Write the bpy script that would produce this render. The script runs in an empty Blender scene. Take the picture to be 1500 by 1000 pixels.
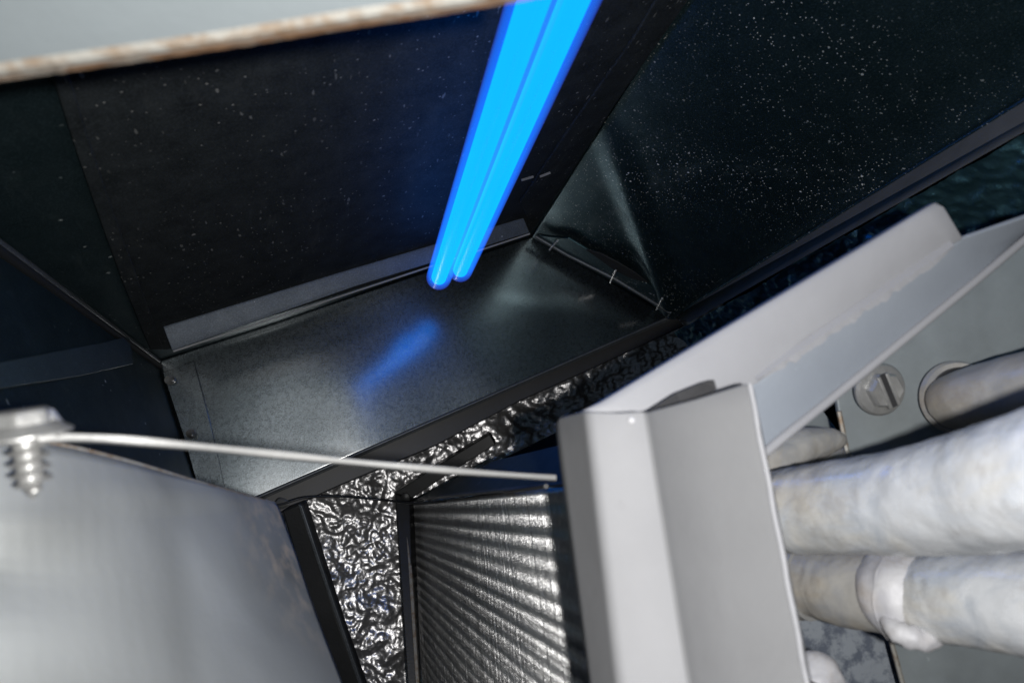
import bpy, bmesh, math, random
from mathutils import Vector, Matrix, noise
random.seed(7)
sc = bpy.context.scene
COL = sc.collection

# ------------------------------------------------------------------ camera, light, exposure
F = 1050.0                                   # focal length in photo pixels (photo 1500 x 1000)
def cv(px, py): return Vector(((px-750)/F, (py-500)/F, 1.0))
NL = cv(488, 733).normalized()               # the ledge is the level surface: its normal is world Z
AX = Vector((2140, -857, 1050)).normalized()
ZW = -NL
XW = (AX - AX.dot(ZW)*ZW).normalized()
YW = ZW.cross(XW)
M = Matrix((XW, YW, ZW))                     # camera-view axes -> world axes
CAM = Vector((0, 0, 0.42))                   # camera 42 cm above the ledge
def W(px, py, d): return CAM + M @ (cv(px, py)*d)
def D(px, py): return (M @ cv(px, py)).normalized()

cd = bpy.data.cameras.new('camera'); co = bpy.data.objects.new('camera', cd); COL.objects.link(co)
rm = Matrix((M @ Vector((1,0,0)), M @ Vector((0,-1,0)), M @ Vector((0,0,-1)))).transposed()
co.matrix_world = Matrix.Translation(CAM) @ rm.to_4x4()
cd.sensor_width = 36; cd.lens = 36*F/1500; cd.clip_start = 0.002; cd.clip_end = 20
cd.dof.use_dof = True; cd.dof.focus_distance = 0.36; cd.dof.aperture_fstop = (cd.lens/1000)/0.0012
sc.camera = co

w = bpy.data.worlds.new('World'); sc.world = w; w.use_nodes = True
w.node_tree.nodes['Background'].inputs[0].default_value = (0.55, 0.75, 1.0, 1)
w.node_tree.nodes['Background'].inputs[1].default_value = 0.03

ld = bpy.data.lights.new('phone_flash', 'POINT'); ld.energy = 2.0; ld.shadow_soft_size = 0.0022
ld.color = (1.0, 0.985, 0.96)
lo = bpy.data.objects.new('phone_flash', ld); COL.objects.link(lo)
lo.location = CAM + M @ Vector((0.0130, 0.0, -0.014))

sc.view_settings.view_transform = 'Standard'; sc.view_settings.look = 'None'
sc.view_settings.exposure = 0; sc.view_settings.gamma = 1
sc.cycles.transparent_max_bounces = 16

# ------------------------------------------------------------------ helpers
class Pl:
    def __init__(s, p, n): s.p = p; s.n = n.normalized()
    @staticmethod
    def of(a, b, c): return Pl(a, (b-a).cross(c-a))
    def hit(s, px, py, off=0.0):
        r = M @ cv(px, py)
        n = s.n if (CAM - s.p).dot(s.n) > 0 else -s.n
        t = (s.p + n*off - CAM).dot(n)/r.dot(n)
        return CAM + r*t
    def up(s): return s.n if (CAM - s.p).dot(s.n) > 0 else -s.n

def link(name, verts, faces, mat, parent=None, smooth=False, bevel=0.0, sub=0, solid=0.0):
    c = Vector((0,0,0))
    for v in verts: c += v
    c /= len(verts)
    me = bpy.data.meshes.new(name)
    me.from_pydata([(v-c)[:] for v in verts], [], faces)
    me.validate(); me.update()
    if mat: me.materials.append(mat)
    bm = bmesh.new(); bm.from_mesh(me); bmesh.ops.recalc_face_normals(bm, faces=bm.faces); bm.to_mesh(me); bm.free()
    if smooth:
        for p in me.polygons: p.use_smooth = True
    o = bpy.data.objects.new(name, me); COL.objects.link(o)
    if parent is not None:
        o.parent = parent; o.location = c - wloc(parent)
    else: o.location = c
    if solid:
        m = o.modifiers.new('solid', 'SOLIDIFY'); m.thickness = solid; m.offset = 0
    if bevel:
        m = o.modifiers.new('bevel', 'BEVEL'); m.width = bevel; m.segments = 3; m.limit_method = 'ANGLE'; m.angle_limit = 0.6
        m.harden_normals = False
        if not smooth:
            for p in me.polygons: p.use_smooth = True
            try: me.set_sharp_from_angle(angle=0.5)
            except Exception: pass
    if sub:
        m = o.modifiers.new('sub', 'SUBSURF'); m.levels = sub; m.render_levels = sub
    return o
def wloc(o):
    v = Vector(o.location); p = o.parent
    while p is not None: v += Vector(p.location); p = p.parent
    return v
def thing(name, label, cat, loc, group=None):
    o = bpy.data.objects.new(name, None); COL.objects.link(o); o.location = loc; o.empty_display_size = 0.01
    return tag(o, label, cat, group)
def tag(o, label, cat, group=None):
    o['label'] = label; o['category'] = cat
    if group: o['group'] = group
    return o
def prism(name, pts, off, mat, parent=None, bevel=0.0):
    """polygon pts (front face) extruded by vector off"""
    n = len(pts); v = list(pts) + [p+off for p in pts]
    f = [tuple(range(n)), tuple(range(2*n-1, n-1, -1))] + [(i, (i+1) % n, n+(i+1) % n, n+i) for i in range(n)]
    return link(name, v, f, mat, parent, bevel=bevel)
def patch(name, rows, mat, parent=None, nu=40, nv=10, fn=None, solid=0.0, back=None):
    """surface through rows of control points; rows linear-interpolated, fn(p,u,v)->offset vector"""
    def along(pts, t):
        k = t*(len(pts)-1); i = min(int(k), len(pts)-2); return pts[i].lerp(pts[i+1], k-i)
    V = []
    for j in range(nv+1):
        k = j/nv*(len(rows)-1); i = min(int(k), len(rows)-2); fr = k-i
        for a in range(nu+1):
            u = a/nu; p = along(rows[i], u).lerp(along(rows[i+1], u), fr)
            if fn: p = p + fn(p, u, j/nv)
            V.append(p)
    Fc = [(j*(nu+1)+a, j*(nu+1)+a+1, (j+1)*(nu+1)+a+1, (j+1)*(nu+1)+a) for j in range(nv) for a in range(nu)]
    return link(name, V, Fc, mat, parent, smooth=True, solid=solid)
def tube(name, pts, rad, mat, parent=None, seg=24, fn=None, caps=True, squash=None):
    """swept round section; rad list per point; fn(i,ang)->radius factor"""
    V = []; Fc = []; n = len(pts)
    up = None
    for i, p in enumerate(pts):
        t = (pts[min(i+1, n-1)] - pts[max(i-1, 0)]).normalized()
        if up is None: up = t.orthogonal().normalized()
        up = (up - up.dot(t)*t).normalized(); s = t.cross(up)
        for k in range(seg):
            a = 2*math.pi*k/seg; r = rad[i]*(fn(i, a) if fn else 1)
            V.append(p + (up*math.cos(a) + s*math.sin(a))*r)
    for i in range(n-1):
        for k in range(seg):
            Fc.append((i*seg+k, i*seg+(k+1) % seg, (i+1)*seg+(k+1) % seg, (i+1)*seg+k))
    if caps: Fc.append(tuple(range(seg-1, -1, -1))); Fc.append(tuple((n-1)*seg+k for k in range(seg)))
    o = link(name, V, Fc, mat, parent, smooth=True)
    try: o.data.set_sharp_from_angle(angle=1.0)
    except Exception: pass
    return o
def spline(ctrl, n):
    out = []; m = len(ctrl)
    for i in range(m-1):
        p0 = ctrl[max(i-1,0)]; p1 = ctrl[i]; p2 = ctrl[i+1]; p3 = ctrl[min(i+2,m-1)]
        for k in range(n):
            t = k/n
            out.append(0.5*((2*p1) + (p2-p0)*t + (2*p0-5*p1+4*p2-p3)*t*t + (3*p1-p0-3*p2+p3)*t**3))
    out.append(ctrl[-1]); return out

# ------------------------------------------------------------------ materials
class NB:
    def __init__(s, name):
        s.m = bpy.data.materials.new(name); s.m.use_nodes = True; s.t = s.m.node_tree; s.n = s.t.nodes
        s.b = s.n['Principled BSDF']; s.tc = s.n.new('ShaderNodeTexCoord')
        s.co = s.tc.outputs['Object']
    def node(s, typ, **kw):
        n = s.n.new(typ)
        for k, v in kw.items(): setattr(n, k, v)
        return n
    def L(s, a, b): s.t.links.new(a, b)
    def mapping(s, rot=(0,0,0), scale=(1,1,1)):
        m = s.node('ShaderNodeMapping'); m.inputs['Rotation'].default_value = rot; m.inputs['Scale'].default_value = scale
        s.L(s.co, m.inputs['Vector']); return m.outputs[0]
    def noise(s, scale, detail=4, rough=0.55, vec=None, dist=0.0):
        n = s.node('ShaderNodeTexNoise'); n.inputs['Scale'].default_value = scale; n.inputs['Detail'].default_value = detail
        n.inputs['Roughness'].default_value = rough; n.inputs['Distortion'].default_value = dist
        s.L(vec or s.co, n.inputs['Vector']); return n.outputs['Fac']
    def ramp(s, fac, stops):
        r = s.node('ShaderNodeValToRGB'); e = r.color_ramp.elements
        while len(e) < len(stops): e.new(0.5)
        for k, (p, c) in enumerate(stops):
            e[k].position = p; e[k].color = (c, c, c, 1) if isinstance(c, (int, float)) else (*c, 1)
        s.L(fac, r.inputs[0]); return r.outputs[0]
    def math(s, op, a, b=None, clamp=False):
        m = s.node('ShaderNodeMath', operation=op, use_clamp=clamp)
        for i, v in enumerate((a, b)):
            if v is None: continue
            if isinstance(v, (int, float)): m.inputs[i].default_value = v
            else: s.L(v, m.inputs[i])
        return m.outputs[0]
    def mix(s, fac, a, b):
        m = s.node('ShaderNodeMix', data_type='RGBA')
        for i, v in ((0, fac), (6, a), (7, b)):
            if isinstance(v, (int, float)): m.inputs[i].default_value = v
            elif isinstance(v, tuple): m.inputs[i].default_value = (*v, 1)
            else: s.L(v, m.inputs[i])
        return m.outputs[2]
    def specks(s, scale, size, keep, vec=None):
        """1 inside round specks; random per cell size; keep = share of cells with a speck"""
        v = s.node('ShaderNodeTexVoronoi'); v.inputs['Scale'].default_value = scale
        nz = s.node('ShaderNodeTexNoise'); nz.inputs['Scale'].default_value = scale*1.7; nz.inputs['Detail'].default_value = 3
        s.L(vec or s.co, nz.inputs['Vector'])
        ma = s.node('ShaderNodeVectorMath', operation='SCALE'); s.L(nz.outputs['Color'], ma.inputs[0]); ma.inputs['Scale'].default_value = .55/scale
        mb = s.node('ShaderNodeVectorMath', operation='ADD'); s.L(vec or s.co, mb.inputs[0]); s.L(ma.outputs[0], mb.inputs[1])
        s.L(mb.outputs[0], v.inputs['Vector'])
        sx = s.node('ShaderNodeSeparateColor'); s.L(v.outputs['Color'], sx.inputs[0])
        r = s.math('MULTIPLY', s.math('SUBTRACT', sx.outputs[0], 1-keep), size/keep)
        d = s.math('SUBTRACT', r, v.outputs['Distance'])
        return s.math('MULTIPLY', d, 14.0, True)
    def bump(s, h, dist, strength=1.0, chain=None):
        b = s.node('ShaderNodeBump'); b.inputs['Distance'].default_value = dist; b.inputs['Strength'].default_value = strength
        s.L(h, b.inputs['Height'])
        if chain: s.L(chain, b.inputs['Normal'])
        return b.outputs[0]
    def set(s, **kw):
        nm = {'col': 'Base Color', 'rough': 'Roughness', 'metal': 'Metallic', 'nrm': 'Normal', 'spec': 'Specular IOR Level',
              'coat': 'Coat Weight', 'coatr': 'Coat Roughness', 'aniso': 'Anisotropic'}
        for k, v in kw.items():
            i = s.b.inputs[nm[k]]
            if isinstance(v, tuple): i.default_value = (*v, 1)
            elif isinstance(v, (int, float)): i.default_value = v
            else: s.L(v, i)
        return s.m

def galv(name, dark, light, rough, sp=(260, .3, .35), sp2=None, dust=(.5,.52,.52), metal=.9, streak=None, spang=90, grain=.00005, rv=.12, wob=.0009):
    b = NB(name)
    base = b.mix(b.ramp(b.noise(spang, 5, .65), [(.3, 0.), (.7, 1.)]), dark, light)
    fine = b.noise(1500, 2, .8)
    base = b.mix(b.math('MULTIPLY', b.ramp(fine, [(.45, 0.), (.75, 1.)]), .35), base, tuple(min(1, c*3) for c in light))
    m = b.specks(*sp)
    if sp2: m = b.math('MAXIMUM', m, b.specks(*sp2))
    if streak:
        st = b.specks(streak[0], streak[1], streak[2], b.mapping(streak[3], streak[4]))
        m = b.math('MAXIMUM', m, b.math('MULTIPLY', st, .6))
    sm = b.math('MULTIPLY', b.ramp(b.noise(38, 9, .75, b.mapping((0,0,0),(1,1,.5)), .6), [(.56, 0.), (.74, 1.)]), .16)
    m = b.math('MAXIMUM', m, sm)
    dens = b.ramp(b.noise(14, 3), [(.38, .12), (.6, 1.)])
    m = b.math('MULTIPLY', m, dens)
    col = b.mix(m, base, dust)
    rg = b.math('ADD', b.math('MULTIPLY', b.noise(60, 4), rv), rough-rv/2)
    rg = b.math('MAXIMUM', rg, b.math('MULTIPLY', m, .8))
    mt = b.math('MULTIPLY', b.math('SUBTRACT', 1.0, m), metal)
    n = b.bump(fine, grain, 1.0)
    n = b.bump(b.noise(25, 2), wob, .6, n)
    return b.set(col=col, rough=rg, metal=mt, nrm=n)

DARK = (.045, .062, .075); LITE = (.075, .10, .12)
m_ledge = galv('galvanised_ledge', (.030,.042,.048), (.092,.110,.122), .335, (1100, .16, .15), dust=(.12,.13,.14), metal=.97, spang=420, grain=.00008, rv=.05, wob=.0003)
_bs = m_ledge.node_tree.nodes['Principled BSDF']
_bs.inputs['Coat Weight'].default_value = 1; _bs.inputs['Coat Roughness'].default_value = .17; _bs.inputs['Coat IOR'].default_value = 2.5
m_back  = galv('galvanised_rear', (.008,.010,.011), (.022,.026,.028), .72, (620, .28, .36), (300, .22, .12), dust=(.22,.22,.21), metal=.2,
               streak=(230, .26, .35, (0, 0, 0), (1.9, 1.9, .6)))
m_right = galv('galvanised_right', (.03,.064,.074), (.055,.10,.115), .36, (520, .30, .22), (1100, .34, .5), dust=(.55,.57,.55))
m_left  = galv('galvanised_left', (.028,.052,.060), (.048,.078,.088), .5, (240, .25, .16), dust=(.5,.55,.55))
m_hem   = galv('galvanised_hem', (.07,.08,.09), (.12,.13,.14), .5, (200, .2, .1), dust=(.4,.4,.38), metal=.6)
m_flange = galv('galvanised_flange', (.040,.050,.063), (.058,.071,.087), .55, (300, .2, .2), dust=(.4,.42,.45), metal=.35)
m_flange_refl = galv('flange_reflection', (.03,.05,.062), (.045,.07,.085), .55, (300, .2, .2), dust=(.3,.34,.38), metal=.35)  # colour of the rear fold's mirror image in the left wall

def paint(name, col, rough=.5, var=.1, metal=0., bumpd=.00006, bscale=900, dirt=None, spec=.5):
    b = NB(name)
    d = tuple(c*(1-var) for c in col); l = tuple(min(1, c*(1+var)) for c in col)
    c = b.mix(b.ramp(b.noise(55, 6, .62), [(.3, 0.), (.7, 1.)]), d, l)
    if dirt:
        c = b.mix(b.math('MULTIPLY', b.ramp(b.noise(dirt[0], 8, .7), [(dirt[1], 0.), (dirt[1]+.1, 1.)]), dirt[2]), c, dirt[3])
    s = b.specks(170, .16, .1)
    c = b.mix(b.math('MULTIPLY', s, .45), c, tuple(min(1, x*1.7+.05) for x in col))
    n = b.bump(b.noise(bscale, 4), bumpd)
    return b.set(col=c, rough=rough, metal=metal, nrm=n, spec=spec)
m_black = paint('black_steel', (.022,.023,.024), .45, .25, 0, .0001)
m_blackm = paint('black_void_metal', (.006,.007,.008), .7)
m_char = paint('charcoal_trim', (.028,.028,.03), .5, .2)
m_trim2 = paint('grey_edge_trim', (.12,.117,.112), .6, .2)
m_plastic = paint('light_grey_plastic', (.27,.272,.285), .5, .025, 0, .00003, 500, (28, .74, .3, (.25,.24,.22)))
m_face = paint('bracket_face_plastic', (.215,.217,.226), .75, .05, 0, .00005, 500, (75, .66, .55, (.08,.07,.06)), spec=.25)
m_face_shade = paint('bracket_plastic_shaded', (.122,.124,.129), .65, .05, 0, .00005, 500, (75, .66, .5, (.06,.055,.05)))  # same plastic as the front, painted darker for the step's shade
m_armface = paint('channel_face_plastic', (.27,.273,.29), .55, .05, 0, .00004, 500, (60, .66, .5, (.13,.11,.09)))  # same plastic again, painted lighter to offset the flash falloff
m_plastic_d = paint('grey_plastic_side', (.20,.20,.205), .55, .04)
m_arm = paint('grey_painted_channel', (.24,.265,.305), .5, .05)
m_plate = paint('blue_grey_plate', (.215,.24,.25), .5, .14, .1, .00002)
m_shelf = paint('pale_grey_sheet', (.12,.137,.145), .6, .05)
m_wire = paint('aluminium_strip', (.34,.34,.335), .45, .12, .3)
m_brass = paint('brass_fragment', (.8,.62,.2), .4, .1, .5)

b = NB('zinc_screw')
m_zinc = b.set(col=b.mix(b.noise(500, 4), (.28,.28,.275), (.46,.46,.45)), rough=.38, metal=.6, nrm=b.bump(b.noise(1500, 4), .00008))

b = NB('rusty_cut_edge')
r_ = b.ramp(b.noise(160, 6, .7), [(.42, 0.), (.56, 1.)])
m_rust = b.set(col=b.mix(r_, (.28,.25,.21), (.22,.12,.06)), rough=.7, nrm=b.bump(b.noise(400, 5), .0004))
b = NB('worn_bright_edge')
m_rim = b.set(col=b.mix(b.ramp(b.noise(220, 5, .7), [(.45, 0.), (.65, 1.)]), (.36,.35,.32), (.24,.17,.11)), rough=.5, metal=.3, nrm=b.bump(b.noise(600, 5), .0002))

# white pipe coating: mottled white, blue-grey and cream, slightly wet
def pipe_mat(name, a=(.60,.62,.65), c=(.40,.44,.50), cr=(.58,.56,.51), rough=.28, dirt=.35):
    b = NB(name)
    v = b.mapping((.3,.2,.6), (1, 1, .8))
    c1 = b.mix(b.ramp(b.noise(55, 4, .6, v, 1.2), [(.42, 0.), (.68, 1.)]), a, c)
    c1 = b.mix(b.ramp(b.noise(42, 5, .6, None, .6), [(.48, 0.), (.66, 1.)]), c1, cr)
    c1 = b.mix(b.math('MULTIPLY', b.ramp(b.noise(70, 9, .75), [(.52, 0.), (.64, 1.)]), dirt), c1, (.28,.25,.22))
    h = b.noise(75, 5, .55)
    n = b.bump(h, .0011, .8)
    return b.set(col=c1, rough=b.ramp(b.noise(120, 4), [(.35, rough-.15), (.65, rough+.2)]), metal=.2, nrm=n)
m_pipe = pipe_mat('white_coated_pipe')
m_pipe2 = pipe_mat('dirty_coated_pipe', (.40,.39,.37), (.28,.285,.30), (.37,.33,.265), .45, .6)
m_solder = pipe_mat('solder_white', (.50,.50,.52), (.40,.40,.44), (.42,.38,.35), .75, .5)

b = NB('mottled_zinc')
f_ = b.ramp(b.noise(190, 6, .65), [(.42, 0.), (.56, 1.)])
m_mott = b.set(col=b.mix(f_, (.13,.15,.19), (.31,.34,.38)), rough=.5, metal=.2, nrm=b.bump(b.noise(300, 5), .0002))

# brushed galvanised near sheet: blurred sheen painted in as soft pale patches, warm scratches towards its far corner
b = NB('brushed_sheet')
v = b.mapping((0,0,.25), (1, 12, 12))
br = b.noise(14, 3, .6, v)
soft = b.noise(16, 2, .5, None, .8)
c0 = b.mix(b.ramp(soft, [(.35, 0.), (.65, 1.)]), (.20,.21,.212), (.37,.39,.40))
tip = b.node('ShaderNodeVectorMath', operation='DISTANCE')
m_sheetB = b
b.L(b.co, tip.inputs[0])
tipdist = tip
msk = b.ramp(b.math('MULTIPLY', tip.outputs['Value'], 10.), [(.05, 1.), (.36, 0.)])
sc_ = b.math('MULTIPLY', b.ramp(br, [(.44, 0.), (.72, 1.)]), b.math('MULTIPLY', msk, 1.0))
c0 = b.mix(sc_, c0, (.55,.46,.37))
m_sheet = b.set(col=c0, rough=b.math('ADD', b.math('MULTIPLY', soft, .2), .45), metal=.1, spec=.25, nrm=b.bump(b.noise(500, 4), .0001, .8, b.bump(b.noise(22, 2), .0012, .6)))

# shiny black foil facing
b = NB('black_foil_facing')
h1 = b.noise(130, 4, .5, None, .4)
vo = b.node('ShaderNodeTexVoronoi'); vo.inputs['Scale'].default_value = 170; b.L(b.co, vo.inputs['Vector'])
n1 = b.bump(vo.outputs['Distance'], .0007, .7, b.bump(h1, .0009, 1.0, b.bump(b.noise(300, 4), .0005, .8)))
m_foil = b.set(col=b.mix(b.noise(120, 4), (.72,.71,.72), (1.0,.98,.98)), rough=.35, metal=.93, nrm=n1, coat=.3, coatr=.1)

b = NB('fin_aluminium')
m_fin = b.set(col=b.mix(b.ramp(b.noise(400, 5, .7), [(.35, 0.), (.7, 1.)]), (.36,.36,.365), (.58,.575,.57)), rough=.34, metal=.95, nrm=b.bump(b.noise(2500, 3), .0001))

b = NB('uv_lamp_glow')
for l in list(b.b.outputs[0].links): b.t.links.remove(l)
em = b.node('ShaderNodeEmission'); em.inputs[0].default_value = (0.0, .245, 1.0, 1); em.inputs[1].default_value = 2.15
b.L(em.outputs[0], b.n['Material Output'].inputs[0]); m_glow = b.m
b = NB('uv_lamp_glass')
tr = b.node('ShaderNodeBsdfTransparent'); tr.inputs[0].default_value = (.93,.93,1,1)
gl = b.node('ShaderNodeBsdfGlossy'); gl.inputs['Roughness'].default_value = .08
mx = b.node('ShaderNodeMixShader'); mx.inputs[0].default_value = .03
b.L(tr.outputs[0], mx.inputs[1]); b.L(gl.outputs[0], mx.inputs[2])
e2 = b.node('ShaderNodeEmission'); e2.inputs[0].default_value = (.12,.0,1.,1); e2.inputs[1].default_value = .05
ad = b.node('ShaderNodeAddShader'); b.L(mx.outputs[0], ad.inputs[0]); b.L(e2.outputs[0], ad.inputs[1])
b.L(ad.outputs[0], b.n['Material Output'].inputs['Surface'])
ve = b.node('ShaderNodeEmission'); ve.inputs[0].default_value = (.0,.2,1.,1); ve.inputs[1].default_value = 52.
b.L(ve.outputs[0], b.n['Material Output'].inputs['Volume']); m_glass = b.m

# ------------------------------------------------------------------ duct geometry
PL = Pl(Vector((0,0,0)), Vector((0,0,1)))
B = D(526, 747)                              # the duct and the lamp run along this line
Q1 = PL.hit(228, 528); Q2 = PL.hit(780, 345); Q3 = PL.hit(985, 463); Q4 = PL.hit(303, 762)
S = .34
P_back = Pl.of(Q1, Q2, Q2-B); P_left = Pl.of(Q1, Q4, Q1-B); P_right = Pl.of(Q2, Q3, Q2-B)
gauss = lambda d, s: math.exp(-(d/s)**2)

# dark casing behind everything
cs = bpy.data.objects.new('equipment_casing', None)
def quadbox():
    lo_, hi = Vector((-.45,-.55,-.22)), Vector((.75,.45,.75))
    v = [Vector((x,y,z)) for z in (lo_.z,hi.z) for y in (lo_.y,hi.y) for x in (lo_.x,hi.x)]
    f = [(0,1,3,2),(0,1,5,4),(2,3,7,6),(0,2,6,4),(1,3,7,5)]
    return v, f
v_, f_q = quadbox()
bpy.data.objects.remove(cs)
cas = link('casing', v_, f_q, m_blackm); cas['kind'] = 'structure'

# ledge
ledge = thing('duct_ledge', 'speckled dark galvanised ledge carrying the blue lamp reflection', 'metal panel', (Q1+Q3)/2)
def f_ledge(p, u, v):
    d = (p - Q2).length
    z = .0006*gauss(d, .010) + .0012*noise.noise(p*18)
    bow = -.0005*math.sin(math.pi*u)*math.sin(math.pi*v)
    return Vector((0,0,z+bow*0.5))
patch('panel', [[Q1,Q2],[Q4,Q3]], m_ledge, ledge, 90, 50, f_ledge, solid=.0008)
# front folded lip, gap and charcoal trim
a0, a1 = PL.hit(300,762), PL.hit(985,463)
dn = Vector((0,0,-1))
fwd = (PL.hit(640,640)-PL.hit(630,600)); fwd.z = 0; fwd -= fwd.dot((a1-a0).normalized())*(a1-a0).normalized(); fwd.normalize()
tube('rolled_lip', [a0.lerp(a1, t/30)+Vector((0,0,.0003+.0004*noise.noise(Vector((t*.7,1,1))))) for t in range(31)], [.0011]*31, m_hem, ledge, 8)
P_tr = Pl(Vector((0,0,-.009)), Vector((0,0,1)))
tr_pts = [P_tr.hit(380,729), P_tr.hit(700,590), P_tr.hit(990,463), P_tr.hit(1003,477), P_tr.hit(880,534), P_tr.hit(760,588), P_tr.hit(640,652), P_tr.hit(500,710), P_tr.hit(400,756)]
prism('front_trim', tr_pts, dn*.012, m_char, ledge, .0008)
P_tr2 = Pl(Vector((0,0,-.0075)), Vector((0,0,1)))
tube('trim_bead', [P_tr2.hit(385+600*t/20, 729-(729-466)*t/20)+Vector((0,0,.0003*noise.noise(Vector((t*.9,3,0))))) for t in range(21)], [.0006]*21, m_hem, ledge, 6)
# overlapping tab on the left of the ledge with two screw tips
PLo = lambda x, y, o: PL.hit(x, y, o)
prism('end_tab', [PLo(238,545,.0022), PLo(284,528,.0022), PLo(309,622,.0022), PLo(330,715,.0022), PLo(294,728,.0022), PLo(268,636,.0022)], dn*.0012, m_ledge, ledge, .0003)
def screw_tip(px, py, par, dx=.3, dy=-.2):
    p = PL.hit(px, py, .0015); ax = (Vector((0,0,1)) + XW*0 + Vector((dx, dy, 0))).normalized()
    pts = [p + ax*.0075*k/16 for k in range(17)]
    tube('screw_tip', pts, [.0021*(1 - .75*max(0, (k-8)/8))*(1+.18*(k % 2)) for k in range(17)], m_zinc, par, 12)
screw_tip(247, 556, ledge, .5, -.5); screw_tip(279, 634, ledge, .2, -.4)

# rear wall
rear = thing('rear_duct_wall', 'dark scuffed rear duct wall behind the blue lamp', 'metal panel', (Q1+Q2)/2)
def f_wall(pl, amp, sc_=14):
    n = pl.up()
    return lambda p, u, v: n*(amp*noise.noise(p*sc_))
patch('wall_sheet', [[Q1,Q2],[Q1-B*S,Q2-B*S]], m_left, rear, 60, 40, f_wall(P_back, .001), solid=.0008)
nb = P_back.up()
hb = lambda x, y, o=.0035: P_back.hit(x, y, o)
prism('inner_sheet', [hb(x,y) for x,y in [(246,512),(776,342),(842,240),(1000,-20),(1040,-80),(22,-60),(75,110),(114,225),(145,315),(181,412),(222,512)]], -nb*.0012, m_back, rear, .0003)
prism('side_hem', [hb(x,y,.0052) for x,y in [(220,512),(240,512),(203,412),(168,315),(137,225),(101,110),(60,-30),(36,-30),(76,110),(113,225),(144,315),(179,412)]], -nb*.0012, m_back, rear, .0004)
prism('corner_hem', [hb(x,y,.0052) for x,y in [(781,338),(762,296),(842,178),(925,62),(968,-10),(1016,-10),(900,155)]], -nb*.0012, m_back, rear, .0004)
m_back.node_tree.nodes['Principled BSDF'].inputs['Specular IOR Level'].default_value = .15
# bright flange along the fold
fl = [(240,482,.006),(500,402,.006),(768,322,.006),(776,341,.013),(520,420,.014),(252,514,.014)]
prism('flange_or_reflection', [hb(x,y,o) for x,y,o in fl], -nb*.0015, m_flange, rear, .0005)
tube('flange_edge', [hb(254+522*t/20, 514.5-172*t/20, .0145) for t in range(21)], [.0005]*21, m_wire, rear, 6)
for x0,y0,x1,y1 in [(764,264,781,259),(791,259,806,253)]:
    tube('staple', [hb(x0,y0,.007), hb(x1,y1,.007)], [.0006]*2, m_zinc, rear, 6)

# left wall
left = thing('left_duct_wall', 'blue-black left duct wall below the long diagonal seam', 'metal panel', Q1)
patch('wall_sheet', [[Q1,Q4],[Q1-B*S,Q4-B*S]], m_left, left, 50, 60, f_wall(P_left, .0008), solid=.0008)
nl = P_left.up(); hl = lambda x, y, o=.002: P_left.hit(x, y, o)
s0 = Q1 - B*.002 + (nl+nb)*.0012
seam = [s0 - B*S*k/20 for k in range(21)]
tube('seam_bead', seam, [.0016]*21, m_hem, left, 8)
tube('seam_gap', [p + nl*.0 + (Q4-Q1).normalized()*.0028 for p in seam], [.0016]*21, m_blackm, left, 8)
prism('flange_or_reflection', [hl(x,y,.0025) for x,y in [(-60,540),(0,530),(157,500),(190,492),(195,533),(115,551),(0,569),(-60,580)]], -nl*.0012, m_flange_refl, left, .0004)  # mirror image of the rear fold, modelled as a raised strip
frag = link('brass_fragment', [W(220,519,.39),W(226,516,.388),W(232,519,.388),W(233,524,.39),W(228,523,.387),W(225,527,.392),W(226,521,.4)], [(0,1,6),(1,2,6),(2,3,6),(3,4,6),(4,5,6),(5,0,6),(0,1,2,3,4,5)], m_brass)
tag(frag, 'tiny yellow brass scrap lodged where three duct seams meet', 'scrap')

# right wall with the bent crease
right = thing('right_duct_wall', 'dark right duct wall sprinkled with pale dust spots', 'metal panel', (Q2+Q3)/2)
nr = P_right.up()
cA, cB, cC = P_right.hit(985,452), P_right.hit(930,300), P_right.hit(880,165)
def seg_d(p, a, b_):
    t = max(0, min(1, (p-a).dot(b_-a)/(b_-a).length_squared)); return (p-a-(b_-a)*t).length
def f_right(p, u, v):
    d = min(seg_d(p, cA, cB), seg_d(p, cB, cC))
    h = .0075*gauss(d, .008)*max(0, 1-v*2.2) + .0014*gauss((p-Q2).length, .018)
    return nr*(h + .0012*noise.noise(p*12) )
patch('wall_sheet', [[Q2,Q3],[Q2-B*S,Q3-B*S]], m_right, right, 110, 150, f_right, solid=.0008)
hr = lambda x, y, o=.004: P_right.hit(x, y, o)
prism('bottom_lip', [hr(x,y,.0055) for x,y in [(786,344),(806,347),(832,349),(870,372),(905,392),(950,418),(984,448),(986,462),(930,428),(868,394),(800,355)]], -nr*.0015, m_right, right, .0004)
prism('open_seam', [hr(x,y,.0075) for x,y in [(858,366),(880,372),(905,385),(930,400),(948,414),(925,408),(900,396)]], -nr*.001, m_blackm, right, .0002)
tube('folded_edge', [hr(784,346,.006), hr(830,373,.006), hr(900,408,.006), hr(982,458,.006)], [.0012]*4, m_hem, right, 8)
for x0,y0,x1,y1 in [(805,366,817,352),(894,414,902,396),(962,453,970,437)]:
    tube('staple', [hr(x0,y0,.009), hr(x1,y1,.009)], [.0007]*2, m_zinc, right, 6)
E = W(1010, 472, .425)
q3r = Q3 + nr*.001
ridge = [q3r - B*S*k/30 + nr*.001*noise.noise(Vector((k*.4,0,0))) for k in range(31)]
tube('edge_ridge', ridge, [.0011]*31, m_right, right, 8)
side = (E-Q3).normalized()
prism('edge_trim', [Q3+side*.002, E, E-B*S, Q3+side*.002-B*S], (M@Vector((0,0,1)))*.002, m_trim2, right, .0005)

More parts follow.
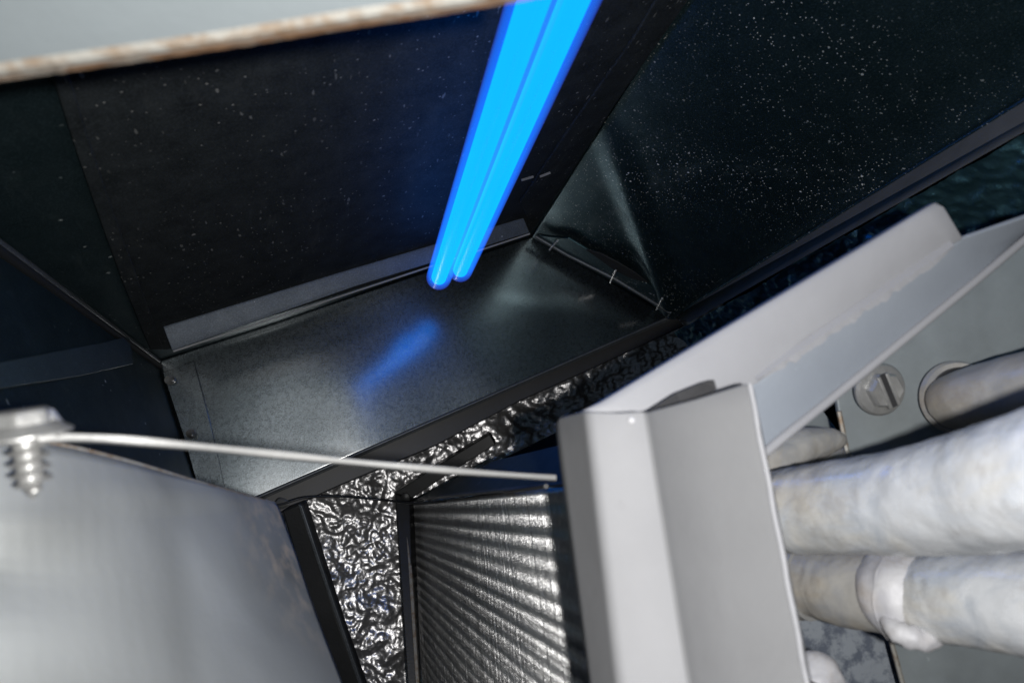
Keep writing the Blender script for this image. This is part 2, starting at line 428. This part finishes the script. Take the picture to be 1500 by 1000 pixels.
# ------------------------------------------------------------------ black foil insulation
def foil_fn(n, amp=.0035):
    def f(p, u, v):
        q = p*1000
        fold_ = noise.noise(Vector((q.x*.028, q.y*.028, q.z*.028+3)))
        a = noise.fractal(Vector((q.x*.07, q.y*.07, q.z*.07)), 1., 2., 3)
        bb = 1-abs(noise.noise(Vector((q.x*.19+5, q.y*.19, q.z*.19))))*2
        c_ = noise.noise(Vector((q.x*.45, q.y*.45, q.z*.45)))
        return n*(.0045*fold_ + amp*a*.7 + .0009*bb + .0005*c_)
    return f
P_f = Pl(Vector((0,0,-.10)), Vector((0,0,1)))
hf = lambda x, y: P_f.hit(x, y)
lowfoil = patch('foil_insulation', [[hf(380,735), hf(690,600), hf(1060,440)], [hf(400,1080), hf(700,1080), hf(1060,640)]], m_foil, None, 300, 190, foil_fn(Vector((0,0,1))))
tag(lowfoil, 'crinkled shiny black foil insulation below the ledge, left of and above the finned coil', 'insulation')
E2 = E + side*.001 + B*.02; F2 = W(1110, 590, .45)
nf = (F2-E2).cross(B).normalized()
if nf.dot(CAM-E2) < 0: nf = -nf
m_foil_tint = m_foil.copy(); m_foil_tint.name = 'black_foil_lamp_tint'
for n_ in m_foil_tint.node_tree.nodes:
    if n_.bl_idname == 'ShaderNodeMix': n_.inputs[6].default_value = (.07,.17,.21,1); n_.inputs[7].default_value = (.18,.42,.50,1)  # darker copy, teal lamp reflection painted into its base colour
rfoil = patch('foil_insulation', [[E2-B*S*.98, E2+B*.0], [F2-B*S*.98, F2]], m_foil_tint, None, 330, 90, foil_fn(nf, .0025))
tag(rfoil, 'dark foil insulation strip with painted-in blue lamp tint running up behind the grey channel arm', 'insulation')

# ------------------------------------------------------------------ UV lamp
tip1 = W(641, 412, .368); tip2 = W(672, 401, .378)
lamp = thing('uv_lamp', 'glowing blue twin tube lamp hanging down into the duct', 'lamp', tip1)
R_ = .0063
for tp in (tip1, tip2):
    n = 9
    prof = [(R_*math.sin(math.pi/2*k/n), R_*(1-math.cos(math.pi/2*k/n))) for k in range(n+1)]
    pts = [tp - B*z for r, z in prof]; rad = [max(r, .0003) for r, z in prof]
    pts.append(tp - B*.38); rad.append(R_)
    g = tube('glass_tube', pts, rad, m_glass, lamp, 40)
    k_ = .60
    pts2 = [tp - B*(z*k_ + R_*.45) for r, z in prof] + [tp - B*.379]
    tube('glowing_core', pts2, [max(r*k_, .0002) for r, z in prof]+[R_*k_], m_glow, g, 32)
mid = (tip1+tip2)/2


# ------------------------------------------------------------------ coil
KC = 1.12
FLt = W(603, 737, .452*KC); FRt = W(890, 706, .132*KC)
fd = (M @ Vector((279,1994,-1050))).normalized()
bd = (FRt-FLt).normalized(); LEN = (FRt-FLt).length
nin = bd.cross(fd).normalized()
if nin.dot(FLt-CAM) < 0: nin = -nin
coil = thing('finned_coil', 'evaporator coil of thin aluminium fins between the black frame and the grey bracket', 'cooling coil', FLt)
V = []; Fc = []; NF = int(LEN/.0018); SEG = 84; FH = .145
for i in range(NF):
    base = FLt + bd*(LEN*i/NF) + bd*random.uniform(-.00007,.00007)
    k0 = len(V); jn = random.uniform(-.00010,.00010); tl = random.uniform(-.00006,.00006)
    for s_ in range(SEG+1):
        t = FH*s_/SEG
        ph_ = 2*math.pi*t/.0060 + .9*math.sin(t*38); wv = math.sin(ph_) + .38*math.sin(ph_*2.6+1)
        p = base + fd*t
        w2 = .00050*wv + .00012*noise.noise(Vector((i*.02, t*60, 0)))
        V.append(p + bd*w2 + nin*(jn+.00008*noise.noise(Vector((i*.9, t*300, 2)))))
        V.append(p + bd*(w2-.00038+tl) + nin*.0015)
        V.append(p + bd*(w2*.6-.0009) + nin*.007)
    for s_ in range(SEG):
        a = k0+s_*3
        Fc += [(a,a+1,a+4,a+3),(a+1,a+2,a+5,a+4)]
fins = link('fin_pack', V, Fc, m_fin, coil, smooth=True); fins['kind'] = 'stuff'
fins.modifiers.new('s','SOLIDIFY').thickness = .00016
def cprism(name, pix, d, th, mat, bevel=.0006, par=None):
    kc = KC if par is None else 1.0
    pts = [W(x, y, (dd if dd else d)*kc) for x, y, dd in [(q if len(q) == 3 else (*q, None)) for q in pix]]
    return prism(name, pts, (M@Vector((0,0,1)))*th, mat, par if par is not None else coil, bevel)
cprism('top_plate', [(602,733,.448),(890,703,.134),(880,640,.165),(724,676,.30),(655,708,.40)], 0, .004, m_left)
cprism('top_plate_edge', [(600,735,.446),(890,706,.1335),(890,702,.1335),(600,731,.446)], 0, .004, m_hem, .0003)
cprism('inner_band', [(700,690),(812,636),(900,600),(900,612),(812,655),(724,678)], .40, .004, m_blackm)
cprism('frame_upright', [(579,722,.43),(600,733,.43),(610,1000,.375),(614,1100,.36),(604,1100,.36),(597,1000,.375)], .43, .02, m_black)
cprism('bright_edge', [(593,742,.428),(599,765,.424),(614,1000,.372),(618,1100,.357),(613,1100,.357),(609,1000,.372)], .428, .004, m_rim, .0003)
cprism('frame_rail', [(577,722),(640,682),(717,636),(726,651),(660,692),(604,729)], .428, .016, m_black)
bt = W(594, 728, .425*KC)
tube('rivet', [bt, bt-(M@Vector((0,0,1)))*.0015, bt-(M@Vector((0,0,1)))*.0022], [.0032,.003,.0012], m_black, coil, 12)
bt = W(664, 712, .40*KC)
tube('rivet', [bt, bt-(M@Vector((0,0,1)))*.0015, bt-(M@Vector((0,0,1)))*.0022], [.0032,.003,.0012], m_black, coil, 12)

blk = thing('black_frame_bar', 'matt black steel bar beside the left edge of the crinkled foil', 'frame', W(450,850,.38))
cprism('bar_face', [(413,748),(440,738),(470,830),(497,915),(527,1000),(565,1110),(530,1110),(497,1000),(455,885)], .38, .012, m_black, .001, blk)
cprism('inner_lip', [(436,738),(442,740),(472,830),(530,1000),(568,1110),(562,1110),(524,1000),(467,832)], .378, .003, m_hem, .0004, blk)
st = W(412, 737, .372)
tube('screw_tip', [st, st+M@Vector((.003,-.001,-.004)), st+M@Vector((.006,-.001,-.006))], [.003,.0022,.0006], m_zinc, blk, 12)

# thin black tube drawn across the foil
wp = spline([W(398,742,.36), W(420,736,.365), W(450,728,.37), W(500,727,.38), W(560,732,.39), W(610,737,.37), W(660,733,.35), W(730,722,.25), W(800,712,.17)], 6)
stripe = tube('thin_stripe', wp, [.0006]*len(wp), m_black, None, 8)
tag(stripe, 'thin black wire sagging across the top of the bright foil and coil', 'stripe')

# ------------------------------------------------------------------ near sheet at lower left
TIP = W(402, 738, .215)
def drow(pts, ds): return [W(x, y, d) for (x, y), d in zip(pts, ds)]
r0 = drow([(-60,646),(60,648),(180,674),(300,709),(402,737)], (.109,.118,.134,.165,.215))
r1 = drow([(-60,712),(60,713),(180,719),(300,726),(403,739)], (.1045,.113,.129,.161,.213))
r2 = drow([(-60,768),(60,765),(180,760),(300,753),(407,744)], (.102,.110,.127,.159,.212))
r3 = drow([(-60,830),(65,840),(190,836),(315,820),(432,812)], (.101,.109,.124,.154,.205))
r4 = drow([(-60,930),(72,932),(205,926),(340,916),(462,902)], (.094,.104,.120,.150,.195))
r5 = drow([(-60,1090),(85,1085),(230,1080),(380,1075),(530,1080)], (.091,.099,.113,.138,.178))
def smoothrows(rows, n):
    rr = [spline(r, 5) for r in rows]
    cols = [spline([r[i] for r in rr[2:]], n) for i in range(len(rr[0]))]
    out = [rr[0], rr[1]]
    out += [[c[j] for c in cols] for j in range(len(cols[0]))]
    return out
rws = smoothrows([r0,r1,r2,r3,r4,r5], 4)
def f_sheet(p, u, v): return (M@Vector((0,0,1)))*(.0006*noise.noise(p*30))
near = thing('cabinet_side_sheet', 'large blurred grey galvanised sheet filling the lower left corner', 'metal panel', W(150,900,.12))
sh = patch('sheet', rws, m_sheet, near, 80, (len(rws)-1)*3, f_sheet, solid=.0007)
tipdist.inputs[1].default_value = (W(415,790,.20) - wloc(sh))[:]
tube('cut_edge', [p for p in spline(r0, 8)], [.0005]*33, m_rim, near, 8)

# ------------------------------------------------------------------ curved thin metal strip seen on edge
cp = [(-80,660,.088),(0,645,.092),(60,640,.095),(150,641,.100),(260,650,.106),(400,664,.116),(540,678,.125),(680,690,.133),(815,699,.146)]
ctr = spline([W(*c) for c in cp], 8)
V = []; Fc = []; tdn = M@Vector((0,1,0)); n = len(ctr)
for i, p in enumerate(ctr):
    away = (p-CAM).normalized()
    dd = (p-CAM).length; h_ = .00050 + .00006*math.sin(i*.5)
    for q in (p - tdn*h_, p + tdn*h_, p + tdn*h_*.9 + away*.010 + tdn*.0004, p - tdn*h_*.9 + away*.010 + tdn*.0004): V.append(q)
for i in range(n-1):
    for k in range(4): Fc.append((i*4+k, i*4+(k+1) % 4, i*4+4+(k+1) % 4, i*4+4+k))
Fc += [(0,1,2,3), tuple((n-1)*4+k for k in (3,2,1,0))]
strip = link('metal_strip', V, Fc, m_wire, None, bevel=.00015)
tag(strip, 'thin bright metal strip curving from the hex screw to the grey bracket', 'metal strip')

# ------------------------------------------------------------------ foreground hex screw
scp = W(36, 640, .094)
axd = ((W(48,722,.0945)) - scp).normalized()
hexs = thing('hex_screw', 'zinc hex head screw with pointed thread driven through the metal strip', 'screw', scp)
e1 = axd.orthogonal().normalized(); e2v = axd.cross(e1)
def lathe(name, prof, mat, par, seg=40, bevel=0, c=scp, ax=axd, fn=None):
    a1_ = ax.orthogonal().normalized(); a2_ = ax.cross(a1_); V = []; Fc = []
    for i, (r, z) in enumerate(prof):
        for k in range(seg):
            a = 2*math.pi*k/seg; rr = r*(fn(i, a) if fn else 1)
            V.append(c + ax*z + (a1_*math.cos(a)+a2_*math.sin(a))*rr)
    for i in range(len(prof)-1):
        for k in range(seg): Fc.append((i*seg+k, i*seg+(k+1) % seg, (i+1)*seg+(k+1) % seg, (i+1)*seg+k))
    Fc.append(tuple(range(seg))); Fc.append(tuple((len(prof)-1)*seg+k for k in range(seg)))
    o = link(name, V, Fc, mat, par, smooth=True)
    try: o.data.set_sharp_from_angle(angle=.6)
    except Exception: pass
    return o
def hexf(i, a):
    s_ = (a+.35) % (math.pi/3) - math.pi/6; return math.cos(math.pi/6)/math.cos(s_)
lathe('hex_head', [(.0028,-.0037),(.0034,-.0034),(.0036,-.0030),(.0037,-.0012)], m_zinc, hexs, 48, fn=hexf)
lathe('washer_flange', [(.0036,-.0018),(.0048,-.0010),(.0056,-.0005),(.0056,-.0002)], m_zinc, hexs, 48)
V = []; Fc = []; NZ = 220; SG = 36; Lt = .0084
for i in range(NZ+1):
    z = Lt*i/NZ; tp_ = 1 if z < Lt*.7 else max(.04, 1-(z-Lt*.7)/(Lt*.3))
    for k in range(SG):
        a = 2*math.pi*k/SG; ph = (z/.00148 - a/(2*math.pi)) % 1
        r = (.00150 + .00105*max(0, 1-abs(ph-.5)*3.2)*min(1, tp_+.25))*tp_ if tp_ > .05 else .0001
        V.append(scp + axd*z + (e1*math.cos(a)+e2v*math.sin(a))*r)
for i in range(NZ):
    for k in range(SG): Fc.append((i*SG+k, i*SG+(k+1) % SG, (i+1)*SG+(k+1) % SG, (i+1)*SG+k))
Fc += [tuple(range(SG)), tuple(NZ*SG+k for k in range(SG))]
link('thread', V, Fc, m_zinc, hexs, smooth=True)
kb = W(74, 612, .096)
tube('burr', [kb+M@Vector((-.001,.0012,0)), kb, kb+M@Vector((.001,.0014,0)), kb+M@Vector((.0014,.0024,0))], [.0008,.0013,.001,.0004], m_zinc, hexs, 10)

# ------------------------------------------------------------------ top-left near sheet with rusty cut edge
ts = thing('rust_edged_sheet', 'blurred pale sheet with a rusty cut edge across the top left', 'metal panel', W(300,0,.085))
dz = M@Vector((0,0,1))
e_top = [(-120,114),(0,94),(160,71),(330,46),(500,18),(640,-3),(800,-30)]
face = [W(x, y, .082) for x, y in e_top]
prism('sheet_face', face + [W(820,-180,.070), W(-140,-180,.070)], dz*.0011, m_shelf, ts, .0003)
def edge_strip(name, o0, o1, d0, d1, mat):
    V = []; Fc = []; N = 90; pts0 = spline([W(x, y+o0, d0) for x, y in e_top], 15); pts1 = spline([W(x, y+o1, d1) for x, y in e_top], 15)
    for i, (a, c_) in enumerate(zip(pts0, pts1)):
        j1 = (M@Vector((0,1,0)))*.00016*noise.noise(Vector((i*.55, 1, 0))); j2 = (M@Vector((0,1,0)))*.00013*noise.noise(Vector((i*.8, 4, 0)))
        V += [a+j1*0, c_+j2, c_+j2+dz*.0012, a+dz*.0012]
    for i in range(len(pts0)-1):
        for k in range(4): Fc.append((i*4+k, i*4+(k+1) % 4, i*4+4+(k+1) % 4, i*4+4+k))
    Fc += [(0,1,2,3)]
    return link(name, V, Fc, mat, ts, smooth=False)
edge_strip('worn_rim', -2, 11, .0815, .0825, m_rim)
edge_strip('rusty_edge', 10, 19, .0828, .0850, m_rust)

# ------------------------------------------------------------------ light grey bracket (right front)
br = thing('corner_bracket', 'light grey plastic corner bracket standing upright in front of the coil', 'bracket', W(960,800,.12))
def ribbon(name, rows, mat, par, th, nb_=None, sm=True):
    """rows: list of cross-section polylines (px,py,d); th thickness away from the camera"""
    V = []; Fc = []; m = len(rows[0]); R = [[W(*q) for q in r] for r in rows]
    for r in R: V += r
    for j in range(len(R)-1):
        for i in range(m-1): Fc.append((j*m+i, j*m+i+1, (j+1)*m+i+1, (j+1)*m+i))
    o = link(name, V, Fc, mat, par, smooth=sm)
    s_ = o.modifiers.new('solid','SOLIDIFY'); s_.thickness = th; s_.offset = -1 if True else 1
    bb = o.modifiers.new('bevel','BEVEL'); bb.width = min(abs(th)*.3, .0006); bb.segments = 2; bb.limit_method = 'ANGLE'; bb.angle_limit = 1.0
    return o
def sec(y, xs, ds, tilt=0):  # one cross-section across the upright
    return [(x, y - tilt*(x-xs[0]), d) for x, d in zip(xs, ds)]
# side face, rounded corner and front face as one bent sheet
top = [(812,622,.140),(820,611,.136),(848,604,.128),(853,602,.1245),(861,603,.1222),(872,603,.1215),(905,604,.1212),(944,602,.1210)]
bot = [(862,1000,.126),(868,1000,.123),(893,1000,.117),(899,1000,.1145),(908,1000,.1125),(920,1000,.112),(955,1000,.1118),(1008,1000,.1115)]
bo2 = [(880,1120,.120),(886,1120,.117),(909,1120,.1125),(915,1120,.110),(924,1120,.1082),(937,1120,.1077),(974,1120,.1074),(1030,1120,.107)]
def lerp_rows(a, b_, n): return [[tuple(x+(y-x)*k/n for x, y in zip(p, q)) for p, q in zip(a, b_)] for k in range(n+1)]
rows = lerp_rows(top, bot, 8) + lerp_rows(bot, bo2, 2)[1:]
ribbon('bent_front_face', rows, m_face, br, .0012)
t2 = [(944,602,.1209),(950,603,.1213),(960,600,.1232),(1020,584,.1245),(1090,562,.1258),(1101,561,.1254),(1104,566,.127)]
b2 = [(1008,1000,.1114),(1014,1000,.1117),(1026,1000,.1135),(1090,1000,.1142),(1172,1000,.1148),(1186,1000,.1144),(1190,1000,.116)]
b3 = [(1030,1120,.1069),(1036,1120,.1072),(1050,1120,.109),(1120,1120,.1095),(1196,1120,.110),(1212,1120,.1096),(1216,1120,.111)]
rows2 = lerp_rows(t2, b2, 14) + lerp_rows(b2, b3, 3)[1:]
ribbon('stepped_face', rows2, m_face_shade, br, .0012)
# worn right edge of the upright
edg = spline([W(1098+ (1182-1098)*k/12 + .8*math.sin(k*2.1), 562+(1000-562)*k/12, .1254+(.1144-.1254)*k/12) for k in range(13)] + [W(1208,1120,.1094)], 4)
tube('worn_edge', edg, [.00045+.00008*noise.noise(Vector((k*.6,0,0))) for k in range(len(edg))], m_armface, br, 8)
# bump dot, side rib
nub = W(925, 615, .1205)
tube('nub', [nub, nub-dz*.0004, nub-dz*.0006], [.0006,.0005,.0002], m_solder, br, 12)

# channel arm running up to the right
arm = thing('channel_arm', 'long light grey channel arm rising to the upper right behind the corner bracket', 'bracket', W(1150,500,.14))
A_ = [ # across: top edge -> fold -> inner web -> rim
 [(836,612,.136),(846,604,.1335),(862,606,.1332),(960,640,.135),(1000,680,.140),(1040,730,.140)],
 [(866,594,.1375),(878,590,.1345),(894,593,.1342),(1030,606,.1365),(1080,640,.142),(1110,664,.1405)],
 [(1000,513,.143),(1012,510,.1400),(1030,513,.1397),(1112,560,.143),(1132,606,.150),(1140,645,.1475)],
 [(1120,441,.148),(1134,438,.1450),(1150,441,.1447),(1205,493,.149),(1215,530,.1565),(1226,576,.1545)],
 [(1240,370,.153),(1254,367,.1500),(1270,370,.1497),(1303,425,.154),(1320,456,.1630),(1345,479,.1615)],
 [(1330,316,.157),(1344,312,.1540),(1358,315,.1537),(1385,368,.158),(1410,390,.168),(1432,408,.1665)],
]
ribbon('light_face', [r[:4] for r in A_[:5]] + [[(1330,316,.157),(1344,312,.154),(1358,315,.1537),(1380,372,.158)],
        [(1352,303,.158),(1366,299,.1552),(1378,303,.1549),(1394,360,.1585)],
        [(1362,297,.159),(1372,296,.1560),(1384,304,.156),(1412,350,.1588)]], m_armface, arm, .0012)
Bq = [[r[3], r[4], r[5]] for r in A_]
Bq[0:2] = [[(1020,606,.137),(1060,660,.146),(1080,700,.1440)]]
Bq += [[(1412,349,.1594),(1440,362,.171),(1462,382,.1695)],[(1500,320,.167),(1515,330,.178),(1520,338,.177)],[(1600,290,.172),(1605,290,.183),(1612,280,.182)]]
Bq = [[a_, tuple((p_+q_)/2+e_ for p_, q_, e_ in zip(a_, c_, (0,0,.0012))), c_] for a_, _, c_ in Bq]
ribbon('inner_web', Bq, m_arm, arm, .0012)
rim = spline([W(1085,694,.1435), W(1140,646,.147), W(1226,577,.154), W(1345,480,.161), W(1432,409,.166), W(1500,352,.171), W(1610,262,.178)], 10)
tube('rim', rim, [.0010]*len(rim), m_armface, arm, 10)
# dark relief slot cut at the inside corner
prism('relief_slot', [W(950,601,.1300), W(990,576,.1325), W(1030,560,.1340), W(1046,556,.1345), W(1050,569,.1345), W(1040,580,.134), W(1000,592,.132)], dz*.0006, m_char, arm, 0)
# chipped sealant along the fold
V = []; Fc = []; N_ = 150
for k in range(N_+1):
    t = k/N_; x = 1112+288*t; y = 560-196*t; d = .1427+.0148*t
    j = min(1, t*8, (1-t)*8)*(5*noise.fractal(Vector((k*.12, 0, 2)), 1., 2., 4) + 3) - 3*(1-min(1, t*8, (1-t)*8))
    V += [W(x-9, y-12, d+.0006), W(x-3, y-4, d-.0006), W(x+j*.6, y+j, d-.0002), W(x+j*.6, y+j, d+.0004)]
for k in range(N_): Fc += [(k*4+q,k*4+q+1,k*4+q+5,k*4+q+4) for q in range(3)]
link('ragged_sealant', V, Fc, m_armface, arm, smooth=False)

# ------------------------------------------------------------------ plates and pipes on the right
plate = thing('mounting_plate', 'blue-grey steel plate behind the white pipes at the right edge', 'metal panel', W(1350,620,.2))
prism('plate_face', [W(x,y,d) for x,y,d in [(1222,560,.205),(1228,600,.205),(1243,672,.205),(1285,860,.205),(1302,925,.205),(1325,1010,.205),(1350,1130,.205),(1650,1130,.205),(1650,220,.205)]], dz*.002, m_plate, plate, .0005)
tube('cut_edge', [W(1229,602,.2045), W(1243,672,.2045), W(1286,860,.2045), W(1302,925,.2045), W(1325,1010,.2045)], [.0007]*5, m_rim, plate, 6)
mp = thing('mottled_plate', 'blotchy grey galvanised plate below the lower pipe beside the bracket', 'metal panel', W(1230,940,.215))
prism('plate_face', [W(x,y,.222) for x,y in [(1130,840),(1300,840),(1318,925),(1345,1130),(1130,1130)]], dz*.002, m_mott, mp, .0005)
bp = thing('back_plate', 'small blue-black plate glimpsed in the dark gap left of the mounting plate', 'metal panel', W(1200,620,.24))
prism('plate_face', [W(x,y,.245) for x,y in [(1120,600),(1205,600),(1250,660),(1260,700),(1120,700)]], dz*.002, m_plate, bp, .0004)

def pipe(name, ctrl, rads, mat, par, fn=None, n=14, seg=48, wob=.03):
    wob *= 1.2
    pts = spline([W(*c) for c in ctrl], n); m = len(ctrl)-1
    rr = []
    for i in range(len(pts)):
        k = i/n; a = min(int(k), m-1); rr.append(rads[a]+(rads[a+1]-rads[a])*(k-a))
    f = lambda i, a: 1 + wob*noise.noise(Vector((i*.06, math.cos(a)*1.5, math.sin(a)*1.5)))+wob*.5*noise.noise(Vector((i*.28, math.cos(a)*4, math.sin(a)*4)))
    return tube(name, pts, rr, mat, par, seg, f)
p1 = thing('white_pipe', 'thick white coated pipe crossing the right edge above the jointed pipe', 'pipe', W(1320,740,.12))
pipe('pipe_body', [(1120,752,.170),(1160,748,.166),(1200,745,.160),(1300,737,.146),(1400,725,.132),(1500,704,.119),(1640,672,.105)], [.0087,.0096,.0098,.0102,.0106,.0110,.0114], m_pipe, p1, wob=.035)
pipe('pipe_socket', [(1085,760,.177),(1120,753,.172),(1150,748,.168)], [.0085,.0092,.0088], m_pipe2, p1, wob=.06)

p2 = thing('jointed_pipe', 'grimy white pipe with a thick soldered collar, lowest at the right edge', 'pipe', W(1320,870,.15))
pipe('stub_section', [(1168,850,.188),(1200,852,.184),(1240,862,.178),(1300,868,.170),(1350,878,.163)], [.0085,.0088,.0093,.0093,.0092], m_pipe2, p2, wob=.03)
pipe('collar', [(1292,868,.1705),(1302,868,.169),(1318,870,.167),(1332,874,.165),(1346,878,.1635)], [.0088,.0102,.0108,.0102,.0090], m_solder, p2, n=6, wob=.05)
pipe('pipe_body', [(1342,876,.164),(1372,876,.160),(1420,878,.154),(1500,884,.145),(1640,892,.131)], [.0088,.0092,.0098,.0102,.0104], m_pipe, p2, wob=.03)
pipe('end_ring', [(1163,850,.1895),(1170,850,.1885),(1177,850,.1875)], [.0088,.0098,.0092], m_rim, p2, n=4, wob=.01)
pipe('wire_ring', [(1180,851,.187),(1186,851.5,.186)], [.0096,.0096], m_wire, p2, n=4, wob=.01)
dr = spline([W(1296,905,.1605), W(1312,922,.1575), W(1338,934,.1560), W(1362,936,.1565), W(1384,931,.1585)], 6)
tube('solder_drip', dr, [.0012+.0014*math.sin(math.pi*k/(len(dr)-1))*(1+.4*noise.noise(Vector((k*.5,0,0)))) for k in range(len(dr))], m_solder, p2, 16, lambda i, a: 1+.25*noise.noise(Vector((i*.4, math.cos(a)*2, math.sin(a)*2))))

p3 = thing('upper_stub_pipe', 'dull grey stub pipe leaving a dirty round hole in the mounting plate', 'pipe', W(1420,590,.19))
hc = W(1402, 582, .199); hax = (W(1500,560,.165)-hc).normalized()
lathe('hole_ring', [(.0074,-.001),(.0096,-.0014),(.0102,0),(.0096,.0014),(.0074,.001)], m_pipe2, p3, 40, c=hc, ax=(-dz*.8+hax*.5).normalized())
lathe('hole_dark', [(.0001,.0),(.0085,.0),(.0085,.0008),(.0001,.0008)], m_char, p3, 32, c=hc-dz*.0012, ax=-dz)
pipe('pipe_body', [(1388,590,.196),(1420,583,.189),(1500,566,.176),(1640,540,.155)], [.0068,.0078,.0082,.0084], m_pipe2, p3, wob=.03)

tp = thing('taped_pipe', 'narrow cream taped tube poking out beneath the channel arm', 'pipe', W(1180,655,.2))
pipe('tape_wrap', [(1090,694,.190),(1130,674,.192),(1170,655,.195),(1205,646,.198),(1226,644,.200),(1236,645,.201)], [.0050,.0056,.0052,.0040,.0027,.0012], m_pipe2, tp, wob=.05)
pipe('lower_wrap', [(1100,704,.200),(1150,688,.203),(1200,677,.206),(1260,676,.21)], [.004,.0046,.0044,.004], m_pipe2, tp, wob=.05)
nb2 = tag(pipe('pipe_end', [(1190,1010,.17),(1200,985,.172),(1206,978,.174)], [.0066,.0060,.0022], m_solder, None, wob=.06), 'small rounded white pipe end at the bottom edge beside the bracket', 'pipe')

# slotted hex washer screw on the plate
sp = W(1289, 570, .2); sa = (-dz + M@Vector((.12,.05,0))).normalized()
ss = thing('washer_screw', 'slotted hex washer head screw fastened to the blue-grey plate', 'screw', sp)
lathe('washer_flange', [(.0072,-.001),(.0074,.0002),(.0068,.0009),(.0052,.0012)], m_zinc, ss, 40, c=sp, ax=sa)
def hex2(i, a):
    s_ = (a+.1) % (math.pi/3) - math.pi/6; return math.cos(math.pi/6)/math.cos(s_)
lathe('hex_head', [(.0052,.0010),(.0052,.0030),(.0046,.0037),(.0030,.0034)], m_zinc, ss, 48, c=sp, ax=sa, fn=hex2)
sd = M@Vector((.42,.9,0)); sd = (sd - sd.dot(sa)*sa).normalized(); sw = sa.cross(sd)
c0_ = sp + sa*.0042
for sgn in (-1, 1):
    q = c0_ + sw*.0013*sgn
    prism('slot_wall', [q+sd*.0048+sw*.0005, q+sd*.0048-sw*.0005, q-sd*.0048-sw*.0005, q-sd*.0048+sw*.0005], -sa*.001, m_zinc, ss, .0002)
prism('slot', [c0_-sa*.0003+sd*.0048+sw*.0009, c0_-sa*.0003+sd*.0048-sw*.0009, c0_-sa*.0003-sd*.0048-sw*.0009, c0_-sa*.0003-sd*.0048+sw*.0009], -sa*.0006, m_char, ss)
